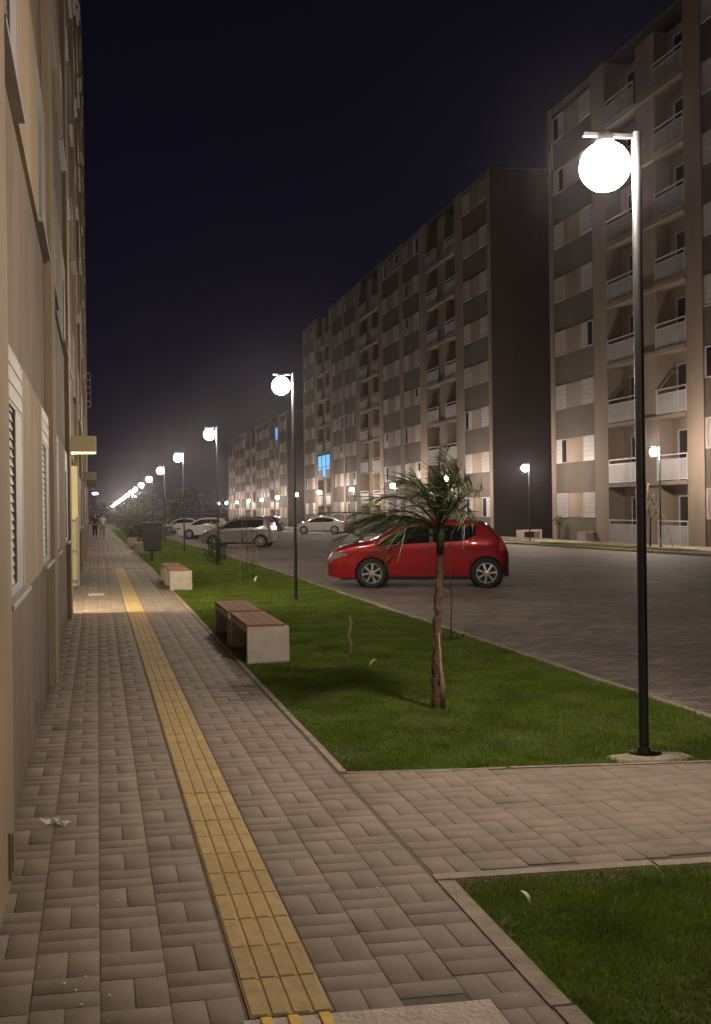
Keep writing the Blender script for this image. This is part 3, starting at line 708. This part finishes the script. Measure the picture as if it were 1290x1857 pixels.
    for wx in sp['wb']:
        for sgn in (1, -1):     # dark wheel housings
            b.lathe([(ar - .005, 0), (ar - .005, .2), (.02, .21)], 24, Matrix.Translation((wx, sgn * (Wd - .06), wr)) @ Matrix.Rotation(R(90 * sgn), 4, 'X'))
    b.build('underbody', M['plastic'], t)
    b = MB(); yv = .52
    b.box(L2 - .02, L2 + .006, -yv, yv, .30, .40, bev=.004); b.box(L2 - .03, L2 + .004, -.36, .36, .50, .56, bev=.004); b.build('grille', M['plastic'], t)
    b = MB(); b.box(L2 + .0065, L2 + .014, -.2, .2, .405, .495, bev=.002); b.build('number_plate', M['plate'], t)
    b = MB(); b.tube([(L2 + .006, -.40, .585), (L2 + .016, 0, .575), (L2 + .006, .40, .585)], .011, 6); b.tube([(L2 + .004, -.5, .29), (L2 + .014, 0, .285), (L2 + .004, .5, .29)], .009, 6); b.build('chrome_trim', M['chrome'], t, True)
    b = MB(); b.box(-L2 - .012, -L2 + .01, -.26, .26, .44, .55, bev=.003); b.box(-L2 - .01, -L2 + .03, -.55, .55, .22, .30, bev=.006); b.build('rear_trim', M['plastic'], t)
    b = MB(); b.box(-L2 - .018, -L2 - .0125, -.2, .2, .445, .535, bev=.002); b.build('number_plate', M['plate'], t)
    # wheels
    first = None
    for wx in sp['wb']:
        for sgn in (1, -1):
            if first is None:
                b = MB(); tw = .095
                b.lathe([(wr * .66, -tw), (wr * .93, -tw), (wr, -tw * .75), (wr, tw * .75), (wr * .93, tw), (wr * .70, tw * .98), (wr * .66, tw * .8)], 36)
                wo = b.build('wheel', M['tyre'], t, True, 35)
                b = MB(); b.lathe([(wr * .70, tw * .99), (wr * .66, tw * .99), (wr * .62, tw * .7)], 36)
                for i in range(7):
                    bm = bmesh.new(); bmesh.ops.create_cube(bm, size=1)
                    for v in bm.verts:
                        o_ = v.co.x > 0; v.co = Vector((wr * .665 if o_ else .04, v.co.y * (.052 if o_ else .034), tw * (.86 if o_ else .93) + v.co.z * .025))
                    bmesh.ops.bevel(bm, geom=bm.edges[:], offset=.004, segments=1, affect='EDGES'); b.addbm(bm, Matrix.Rotation(2 * math.pi * i / 7, 4, 'Z'))
                b.lathe([(.062, tw * .86), (.058, tw * .99), (.03, tw * 1.04), (.001, tw * 1.04)], 20)
                b.build('rim', M['rim'], wo, True, 35)
                b = MB(); b.lathe([(wr * .63, tw * .25), (.001, tw * .2)], 24); b.build('brake_disc', M['plastic'], wo)
                first = wo
            else: wo = copy_tree(first, t)
            wo.location = (wx, sgn * (Wd - .095), wr); wo.rotation_euler = (Matrix.Rotation(R(-90 * sgn), 3, 'X') @ Matrix.Rotation(random.random() * 6, 3, 'Z')).to_euler()
    return t
def on_road(u, v, z0=-.1):      # where a tyre contact seen at that spot of the photograph stands on the sloping road
    dx, dy = u - CX_, -(v - CY_); a = dx * math.cos(ROLL) + dy * math.sin(ROLL); bq = -dx * math.sin(ROLL) + dy * math.cos(ROLL); z = z0
    for _ in range(40):
        t = (z - HC) / bq; x, y = (a * c_ + F_ * s_) * t, (-a * s_ + F_ * c_) * t; z = .5 * z + .5 * (z0 + gz(y))
    return x, y, z
def place_car(sp, pm, label, uv, head, scale=.955):
    """near-side front tyre contact at uv; head = unit heading angle"""
    x, y, z = on_road(*uv)
    h = R(head); fx, fy = math.cos(h), math.sin(h); lx, ly = -fy, fx     # left of the car = near side
    wx = sp['wb'][0] * scale; wy = (sp['W'] - .02) * scale
    return make_car(sp, pm, label, (x - fx * wx - lx * wy, y - fy * wx - ly * wy, z), h, scale)
place_car(HATCH, M['red'], 'glossy red hatchback parked behind the young palm', (675, 1066), 161, .955)
place_car(MINI, M['silver'], 'small silver grey hatchback parked beside the lawn past the second lamp', (387, 993), 159)
place_car(HATCH, M['whitecar'], 'white hatchback with its nose showing past the silver car', (343, 977), 159)
place_car(SEDAN, M['whitecar'], 'farthest white car, nose only, in the row along the lawn', (306, 967), 159)
place_car(SEDAN, M['whitecar'], 'white sedan standing in the middle of the car park before the long block', (551, 968), 165, .95)
place_car(HATCH, M['darkcar'], 'black car half hidden behind the silver hatchback', (457, 964), 155, .95)
place_car(HATCH, M['darkcar'], 'black car half hidden behind the palm leaves and the red car', (648, 972), 160, .95)

# ------------------------------------------------------------------ palm
def make_palm():
    t = thing('young_palm', 'young palm with wind swept fronds standing on the lawn before the red car', 'palm', (2.63, 8.23, 0))
    b = MB(); pts = []; rads = []
    for i in range(45):
        q = i / 44; pts.append((.005 + .05 * q * q + .004 * math.sin(i * 1.3), .003 * math.sin(i * .9), -.03 + 1.34 * q)); rads.append((.039 - .014 * q + (.005 if i % 3 == 0 else 0) * (1 - .5 * q)) * (1.12 if i < 3 else 1))
    b.tube(pts, rads, 12)
    for i in range(26):
        q = random.random() ** 1.4; a = random.random() * 6.28; r_ = .039 - .014 * q; z_ = 1.25 * q
        p = Vector((.05 * q * q + r_ * .8 * math.cos(a), r_ * .8 * math.sin(a), z_)); d = Vector((math.cos(a) * .010, math.sin(a) * .010, .05 + .05 * random.random()))
        b.tube([p, p + d * .6, p + d + Vector((math.cos(a) * .006, math.sin(a) * .006, .01))], [.009, .006, .002], 5)
    b.build('trunk', M['bark'], t, True)
    b = MB()
    for (dx, w_, h0, h1) in ((.03, .020, 0, .60), (.045, .015, 0, .38)):
        b.tube([(dx * 1.1, -.03, h0 - .02), (dx, -.045, h0 + .2), (dx * .6, -.035, h1)], [w_, w_ * .8, .004], 6)
    b.build('dry_sheath', M['sheath'], t, True)
    b = MB(); b.tube([(.045, 0, 1.22), (.05, 0, 1.36), (.06, 0, 1.55)], [.032, .036, .014], 8); b.build('crownshaft', M['leaf'], t, True)
    #       tip offset x,y,z ; bow (height of mid above the chord), start z, leaflet len
    FR = [((.13, .05, 2.06), .02, 1.45, .13), ((.02, -.1, 1.95), .05, 1.45, .16), ((.25, .10, 1.88), .08, 1.45, .20), ((.34, -.15, 1.72), .10, 1.42, .20), ((.22, .40, 1.74), .16, 1.42, .2), ((.36, .2, 1.58), .16, 1.40, .20),
          ((-.26, .05, 1.80), .14, 1.45, .22), ((-.50, -.05, 1.64), .16, 1.42, .24), ((-.92, .15, 1.55), .08, 1.40, .12), ((-.60, -.15, 1.44), .18, 1.40, .25), ((-.66, .25, 1.36), .18, 1.40, .25),
          ((-.48, .30, 1.36), .18, 1.38, .25), ((-.50, -.3, 1.28), .18, 1.36, .24), ((-.32, .1, 1.18), .16, 1.32, .2), ((.24, -.2, 1.5), .14, 1.40, .18), ((.30, .05, 1.80), .08, 1.44, .20), ((.16, -.1, 1.94), .04, 1.45, .18), ((-.20, -.15, 1.68), .12, 1.42, .2), ((-.08, .3, 1.86), .08, 1.45, .2), ((.08, .2, 1.78), .05, 1.43, .22)]
    for (tx, ty, tz), bow, z0, ll in FR:
        b = MB(); P0 = Vector((.05, 0, z0)); P2 = Vector((tx, ty, tz)); P1 = (P0 + P2) / 2 + Vector((0, 0, bow * 1.6)); n = 26
        cv = [P0 * (1 - q) ** 2 + P1 * 2 * q * (1 - q) + P2 * q * q for q in [i / (n - 1) for i in range(n)]]
        b.tube(cv, [.010 * (1 - .8 * i / n) for i in range(n)], 5, r=.3)
        for i in range(3, n):
            for rep in range(1 + (i % 2)):
                q = i / (n - 1); tg = (cv[min(i + 1, n - 1)] - cv[i - 1]).normalized(); sd = tg.cross(Vector((0, 0, 1)))
                if sd.length < .1: sd = Vector((0, 1, 0))
                sd.normalize(); upv = sd.cross(tg)
                for sgn in (1, -1):
                    ln = ll * (.45 + .9 * math.sin(math.pi * min(1, .15 + q * .85)) ** .7) * random.uniform(.55, 1.2)
                    rr = random.random(); d = (sd * sgn * random.uniform(.5, 1.0) + tg * random.uniform(.6, 1.0) + upv * random.uniform(.0, .35) + Vector((-.62 + random.gauss(0, .25), random.gauss(0, .2), random.gauss(0, .22)))).normalized()
                    p = cv[i] + (cv[i] - cv[i - 1]) * random.random(); k = []
                    wv = d.cross(Vector((random.gauss(0, .3), random.gauss(0, .3), 1))); wv.normalize()
                    pr = [p + d * ln * s + Vector((-.25 * s * s * ln, 0, -.32 * s * s * ln * rr * 2)) for s in (0, .35, .7, 1)]
                    wd = [.0018, .0052, .0038, .0005]
                    b.grid([[tuple(a - wv * h), tuple(a + wv * h)] for a, h in zip(pr, wd)], r=rr)
        b.build('frond', M['leaf'], t, rnd=True)
    return t
make_palm()
# two saplings with stakes, shrub, stub, flowers
def leafy(b, c, rad, n, ls, up_=.3):
    for i in range(n):
        d = Vector((random.gauss(0, 1), random.gauss(0, 1), random.gauss(0, 1))).normalized(); p = Vector(c) + Vector((d.x * rad[0], d.y * rad[1], d.z * rad[2])) * random.uniform(.3, 1) ** .6
        a = Vector((random.gauss(0, 1), random.gauss(0, 1), random.gauss(up_, .7))).normalized(); s = a.cross(Vector((random.gauss(0, 1), random.gauss(0, 1), random.gauss(0, 1)))).normalized()
        l = ls * random.uniform(.6, 1.3); m_ = p + a * l * .5
        b.quad(tuple(p), tuple(m_ + s * l * .22), tuple(p + a * l), tuple(m_ - s * l * .22), r=random.random())
def plant(name, label, cat, loc, stems, blobs, ls, stakes=(), group=None, stem_r=.008):
    t = thing(name, label, cat, loc, random.random() * 0, group)
    b = MB()
    for s in stems: b.tube(s, [stem_r * (1 - .6 * i / len(s)) for i in range(len(s))], 6)
    b.build('stem', M['bark'], t, True)
    if blobs:
        b = MB()
        for (c, rad, n) in blobs: leafy(b, c, rad, n, ls)
        b.build('foliage', M['leafdry'], t, rnd=True)
    for s in stakes:
        b = MB(); b.tube(s, .016, 6); b.build('stake', M['wood_pale'], t)
    return t
plant('sapling', 'thin bare sapling on the lawn edge just right of the palm trunk', 'sapling', (4.08, 12.18, 0), [[(0, 0, 0), (.01, 0, .5), (-.01, 0, 1.0), (.03, 0, 1.3)], [(0, 0, .62), (-.10, 0, .70), (-.16, 0, .68)]], [((0, 0, .1), (.14, .1, .07), 30), ((.02, 0, 1.2), (.1, .1, .2), 16)], .05)
plant('sapling', 'staked sapling with thin stems on the lawn left of the second lamp', 'sapling', (3.35, 24.4, 0), [[(0, 0, 0), (.02, 0, .7), (0, 0, 1.5), (-.02, 0, 1.9)], [(.16, .1, 0), (.19, .1, .6), (.17, .1, .95)]], [((.05, 0, .9), (.22, .2, .3), 70), ((.1, 0, .3), (.25, .2, .25), 60)], .07, stakes=[[(-.16, 0, 0), (-.14, 0, .85)], [(.28, .1, 0), (.24, .1, .9)]])
plant('shrub', 'leafy shrub round the foot of the third lamp', 'shrub', (3.35, 30.6, 0), [[(0, 0, 0), (0, 0, .6), (.05, 0, 1.2)], [(0, 0, 0), (.15, 0, .5)], [(0, 0, 0), (-.15, 0, .5)]], [((0, 0, .35), (.38, .35, .35), 420), ((0, 0, .9), (.2, .2, .5), 110)], .09, stem_r=.02)
plant('sapling', 'young tree with crossed stakes under the nearest right hand lamp', 'sapling', (20.6, 38.0, -.03), [[(0, 0, 0), (.02, 0, 1.0), (-.05, .1, 1.9), (0, .1, 2.4)]], [((0, 0, 1.7), (.3, .3, .35), 60), ((.1, -.2, 1.2), (.25, .2, .2), 30)], .12, stakes=[[(.2, -.5, 0), (.05, -.1, 1.5)], [(-.1, .3, 0), (0, .05, 1.6)], [(.4, -.9, 0), (.3, -.55, 1.1), (.15, -.3, 1.35)]], stem_r=.03)
plant('shrub', 'small spiky plant at the corner of the right hand block', 'shrub', (22.4, 50.2, -.03), [[(0, 0, 0), (.05, 0, .4), (0, 0, .9)]], [((0, 0, .8), (.25, .25, .3), 70)], .16, stem_r=.03)
b = MB(); b.tube([(0, 0, -.02), (.012, 0, .12), (-.015, 0, .2), (.02, 0, .34), (.0, 0, .42)], [.028, .024, .02, .022, .012], 8)
o = b.build('tree_stump', M['wood_pale'], None, True); o.location = (2.70, 11.5, 0); tag(o, 'short pale bare trunk of a young tree standing in the lawn', 'young trunk')
def curl(loc, label, s=1., rot=0):
    b = MB(); rows = []
    for i in range(9):
        q = i / 8; a = q * 2.2; rows.append([(s * (.05 - .07 * math.cos(a) + k * .0), s * k * .02 * math.sin(math.pi * (.1 + .8 * q)), s * (.02 + .055 * math.sin(a) + .03 * q)) for k in (-1, 0, 1)])
    b.grid(rows); o = b.build('fallen_leaf', M['cream'] if s > .8 else M['paper'], None, True); o.location = loc; o.rotation_euler = (0, 0, rot); return tag(o, label, 'leaf')
curl((2.66, 10.4, .01), 'pale curled leaf standing in the grass left of the palm trunk', .82, .3)
curl((3.33, 22.9, .01), 'pale curled leaf in the grass below the staked sapling', 1.3, 1.0)
curl((1.66, 4.05, .025), 'small white leaf lying on the near lawn corner', .45, 2)
b = MB()
for i in range(26):
    p = Vector((random.gauss(0, .025), random.gauss(0, .03), abs(random.gauss(.01, .01)))); d = [Vector((random.gauss(0, .02), random.gauss(0, .02), random.gauss(0, .008))) for _ in range(3)]
    b.tri(*[tuple(p + q) for q in d])
o = b.build('crumpled_paper', M['paper']); o.location = (-.22, 5.62, .006); tag(o, 'crumpled scrap of white paper lying on the path near the wall', 'paper scrap')
PB = [(-.13, 3.72), (-.09, 3.66), (-.06, 3.76), (-.07, 3.55), (-.02, 4.42), (.02, 3.6), (1.14, 4.4)]
b = MB(); b.addbm(ico(2, .0055)); pb = b.build('pebble', M['paper'])
LABP = ['left one of three white chips low on the path', 'middle one of three white chips low on the path', 'right one of three white chips low on the path', 'white chip nearest the bottom edge on the left paving',
        'lone white chip further up the left paving column', 'white chip beside the column joint at the lower left', 'white chip on the paving near the small lawn corner']
for i, (x, y) in enumerate(PB):
    o = pb if i == 0 else pb.copy()
    if i: COL.objects.link(o)
    o.location = (x, y, .004); o.scale = (1, 1.3, .6); tag(o, LABP[i], 'chip', 'white chips scattered on the path')

# litter bin on a post
t = thing('litter_bin', 'dark square litter bin on a post at the lawn edge past the benches', 'litter bin', (1.70, 34.1, gz(34.1)))
b = MB(); b.tube([(0, 0, -.03), (0, 0, .62)], .035, 10); b.build('post', M['black'], t, True, 40)
b = MB(); n = len(b.v)
for (z, h) in ((.34, .24), (.38, .26), (1.16, .33), (1.2, .33)): b.v += [(-h, -h * .8, z), (h, -h * .8, z), (h, h * .8, z), (-h, h * .8, z)]
b.f = [(3, 2, 1, 0)] + [(4 * k + i, 4 * k + (i + 1) % 4, 4 * k + 4 + (i + 1) % 4, 4 * k + 4 + i) for k in range(3) for i in range(4)]; b.build('bucket', M['plastic'], t)
b = MB(); b.box(-.36, .36, -.29, .29, 1.2005, 1.235, bev=.008); b.build('rim', M['black'], t)

# hedges and distant trees, each crown many leaf clumps
def tree(name, label, cat, loc, h, w_, n, ls, group=None, trunk=True):
    t = thing(name, label, cat, loc, 0, group); b = MB()
    if trunk:
        b.tube([(0, 0, -.1), (.03 * h, 0, h * .3), (0, .02 * h, h * .7)], [.03 * h, .02 * h, .008 * h], 8)
        for k in range(5):
            a = k * 1.3; b.tube([(.02 * h, 0, h * (.25 + .07 * k)), (w_ * .35 * math.cos(a), w_ * .35 * math.sin(a), h * (.45 + .08 * k))], [.012 * h, .004 * h], 5)
    else:
        for k in range(5):
            a = k * 1.26; b.tube([(0, 0, 0), (w_ * .3 * math.cos(a), w_ * .3 * math.sin(a), h * .6)], [.02, .006], 5)
    b.build('trunk' if trunk else 'stem', M['bark'], t, True)
    b = MB()
    for k in range(14):
        a = random.random() * 6.28; q = random.random(); zc = h * (.35 + .6 * q) if trunk else h * (.2 + .65 * q); rr = w_ * .36 * math.sqrt(random.random())
        leafy(b, (rr * math.cos(a), rr * math.sin(a), zc), (w_ * random.uniform(.12, .26), w_ * random.uniform(.12, .26), h * random.uniform(.07, .15)), n // 14, ls)
    b.build('crown' if trunk else 'foliage', M['leafdry'], t, rnd=True); return t
SH = [(2.3, 62, 1.1, 1.3), (3.9, 66, 1.5, 1.6), (2.2, 78, 1.3, 1.6), (3.7, 85, 2.3, 2.0), (2.4, 95, 1.6, 1.7), (3.8, 104, 2.6, 2.2), (2.5, 118, 1.7, 1.8), (3.9, 126, 2.0, 2.0), (2.6, 142, 2.4, 2.2), (3.6, 160, 2.8, 2.4)]
for i, (x, y, h, wv) in enumerate(SH):
    tree('shrub', ORD[i] + ' bush of the planting on the far lawn beyond the litter bin', 'shrub', (x, y, gz(y)), h, wv, 560, .17, 'bushes on the far lawn', False)
for i, (x, y, h, wv) in enumerate([(8, 205, 6, 8), (14, 214, 5, 9), (20, 222, 7, 9), (1.5, 235, 5, 8), (28, 228, 6, 10)]):
    tree('distant_tree', ['left middle', 'middle', 'right middle', 'leftmost', 'rightmost'][i] + ' dark tree of the group at the far end of the car park', 'tree', (x, y, gz(y)), h, wv, 1500, .5, 'dark trees at the far end')
# low wall and two bright lamps at the far end
t = thing('boundary_wall', 'low dark boundary wall closing the far end of the street', 'wall', (0, 0, 0))
b = MB(); b.box(-12, 40, 250, 250.3, -2.2, .6); b.build('wall', M['panel_far'], t)
b = MB(); b.box(-12, 40, 249.95, 250.35, .601, .7); b.build('coping', M['kerb'], t)
M['coldlamp'] = mat('cold_lamp', (.9, .9, .9), .4, emit=(.85, .93, 1.), estr=60.)
def cold(label, loc, h):
    t = thing('yard_lamp', label, 'yard lamp', loc, 0, 'cold white lamps far behind')
    b = MB(); b.tube([(0, 0, 0), (0, 0, h)], .06, 8); b.build('pole', M['black'], t, True, 40)
    b = MB(); b.box(-.5, .5, -.25, .1, h + .001, h + .28, bev=.03); b.build('lamp_head', M['coldlamp'], t)
cold('cold white lamp at the end of the path beside the left building', (-.3, 215, gz(215)), 6.0)
cold('cold white lamp above the bushes right of the row of globes', (8.2, 240, gz(240)), 5.9)

# ------------------------------------------------------------------ people
def skinned(name, chains, m, parent=None, sub=2):
    bm = bmesh.new(); ly = bm.verts.layers.skin.verify(); vs = {}
    def vert(p, r):
        k = tuple(round(c, 4) for c in p)
        if k not in vs:
            v = bm.verts.new(p); v[ly].radius = (r, r); vs[k] = v; bm.verts.ensure_lookup_table()
            if len(vs) == 1: v[ly].use_root = True
        return vs[k]
    for ch in chains:
        pv = None
        for (p, r) in ch:
            v = vert(p, r)
            if pv is not None and pv is not v and not bm.edges.get((pv, v)): bm.edges.new((pv, v))
            pv = v
    me = bpy.data.meshes.new(name); bm.to_mesh(me); bm.free(); o = bpy.data.objects.new(name, me); COL.objects.link(o)
    sk = o.modifiers.new('s', 'SKIN'); sk.use_smooth_shade = True; ss = o.modifiers.new('u', 'SUBSURF'); ss.levels = sub; ss.render_levels = sub
    dg = bpy.context.evaluated_depsgraph_get(); dg.update(); m2 = bpy.data.meshes.new_from_object(o.evaluated_get(dg)); m2.name = name
    bpy.data.objects.remove(o); m2.materials.clear(); m2.materials.append(m); m2.polygons.foreach_set('use_smooth', [True] * len(m2.polygons))
    o = bpy.data.objects.new(name, m2); COL.objects.link(o)
    if parent: o.parent = parent
    return o
def person(label, loc, rz, top, bottom, step, s=1.):
    t = thing('person', label, 'person', loc, rz, 'people walking on the path'); t.scale = (s,) * 3
    pel = (0, 0, .92); ch = (0, .01, 1.28); nk = (0, .0, 1.45)
    head = [(nk, .05), ((0, -.01, 1.53), .07), ((0, -.02, 1.60), .092), ((0, -.012, 1.68), .085), ((0, -.01, 1.72), .05)]
    chains = [[(pel, .13), ((0, 0, 1.08), .115), (ch, .145), ((0, .0, 1.40), .10)] + head]; legs = []; arms = []
    for sg, ph in ((1, step), (-1, -step)):
        legs.append([(pel, .13), ((sg * .09, 0, .86), .09), ((sg * .095, -ph * .5 - .02, .48), .062), ((sg * .10, -ph + .02, .10), .042), ((sg * .10, -ph, .04), .04), ((sg * .105, -ph - .14, .025), .03)])
        arms.append([(ch, .145), ((sg * .17, .01, 1.37), .06), ((sg * .215, ph * .25 + .02, 1.10), .045), ((sg * .22, ph * .5 - .02, .86), .033), ((sg * .22, ph * .55 - .03, .79), .03)])
        hand = ((sg * .22, ph * .55 - .03, .79), .03)
        for k in range(4): arms.append([hand, ((sg * .22 + .0, ph * .55 - .05 + k * .016, .74), .009), ((sg * .218, ph * .55 - .05 + k * .016, .70 - .004 * (k % 2)), .008)])
        arms.append([hand, ((sg * .205, ph * .55 - .065, .765), .009), ((sg * .20, ph * .55 - .07, .735), .008)])
    chains += legs + arms
    # nose and ears
    chains.append([((0, -.02, 1.60), .092), ((0, -.115, 1.60), .014)])
    skinned('body', chains, M['skin'], t, 1)
    sh = [[(pel, .145), ((0, 0, 1.08), .13), (ch, .16), ((0, 0, 1.39), .11)]] + [[(ch, .16), ((sg * .17, .01, 1.37), .075), ((sg * .20, ph * .15 + .015, 1.2), .066)] for sg, ph in ((1, step), (-1, -step))]
    skinned('shirt', sh, top, t, 1)
    tr = [[(pel, .142), ((sg * .09, 0, .86), .10), ((sg * .095, -ph * .5 - .02, .48), .075), ((sg * .10, -ph * .85, .2), .066)] for sg, ph in ((1, step), (-1, -step))]
    skinned('trousers', tr, bottom, t, 1)
    bm = bmesh.new(); bmesh.ops.create_icosphere(bm, subdivisions=3, radius=1, matrix=Matrix.LocRotScale(Vector((0, .012, 1.665)), None, Vector((.098, .108, .095))))
    bmesh.ops.delete(bm, geom=[v for v in bm.verts if v.co.y < -.05 and v.co.z < 1.69], context='VERTS'); b = MB(); b.addbm(bm); b.build('hair', M['hair'], t, True)
    return t
person('person in dark clothes walking on the path close to the left building', (-.14, 74., gz(74)), 0, M['cloth_d'], M['cloth_d'], .16, .98)
person('person in a pale shirt and shorts walking on the path', (.34, 71., gz(71)), 2.8, M['cloth_w'], M['cloth_k'], -.12, .97)

# ------------------------------------------------------------------ thin haze volume, added for a glow round the lamps
b = MB(); b.box(-95, 125, -65, 425, -4.2, 22.6); hz = b.build('haze', bpy.data.materials.new('lamp_glow_haze')); hz['kind'] = 'stuff'
m = hz.data.materials[0]; m.use_nodes = True; nt = m.node_tree; nt.nodes.remove(nt.nodes['Principled BSDF'])
pv = nt.nodes.new('ShaderNodeVolumePrincipled'); pv.inputs['Color'].default_value = (.86, .84, .95, 1); pv.inputs['Density'].default_value = .00028; pv.inputs['Anisotropy'].default_value = .94
nt.links.new(pv.outputs[0], nt.nodes['Material Output'].inputs['Volume'])
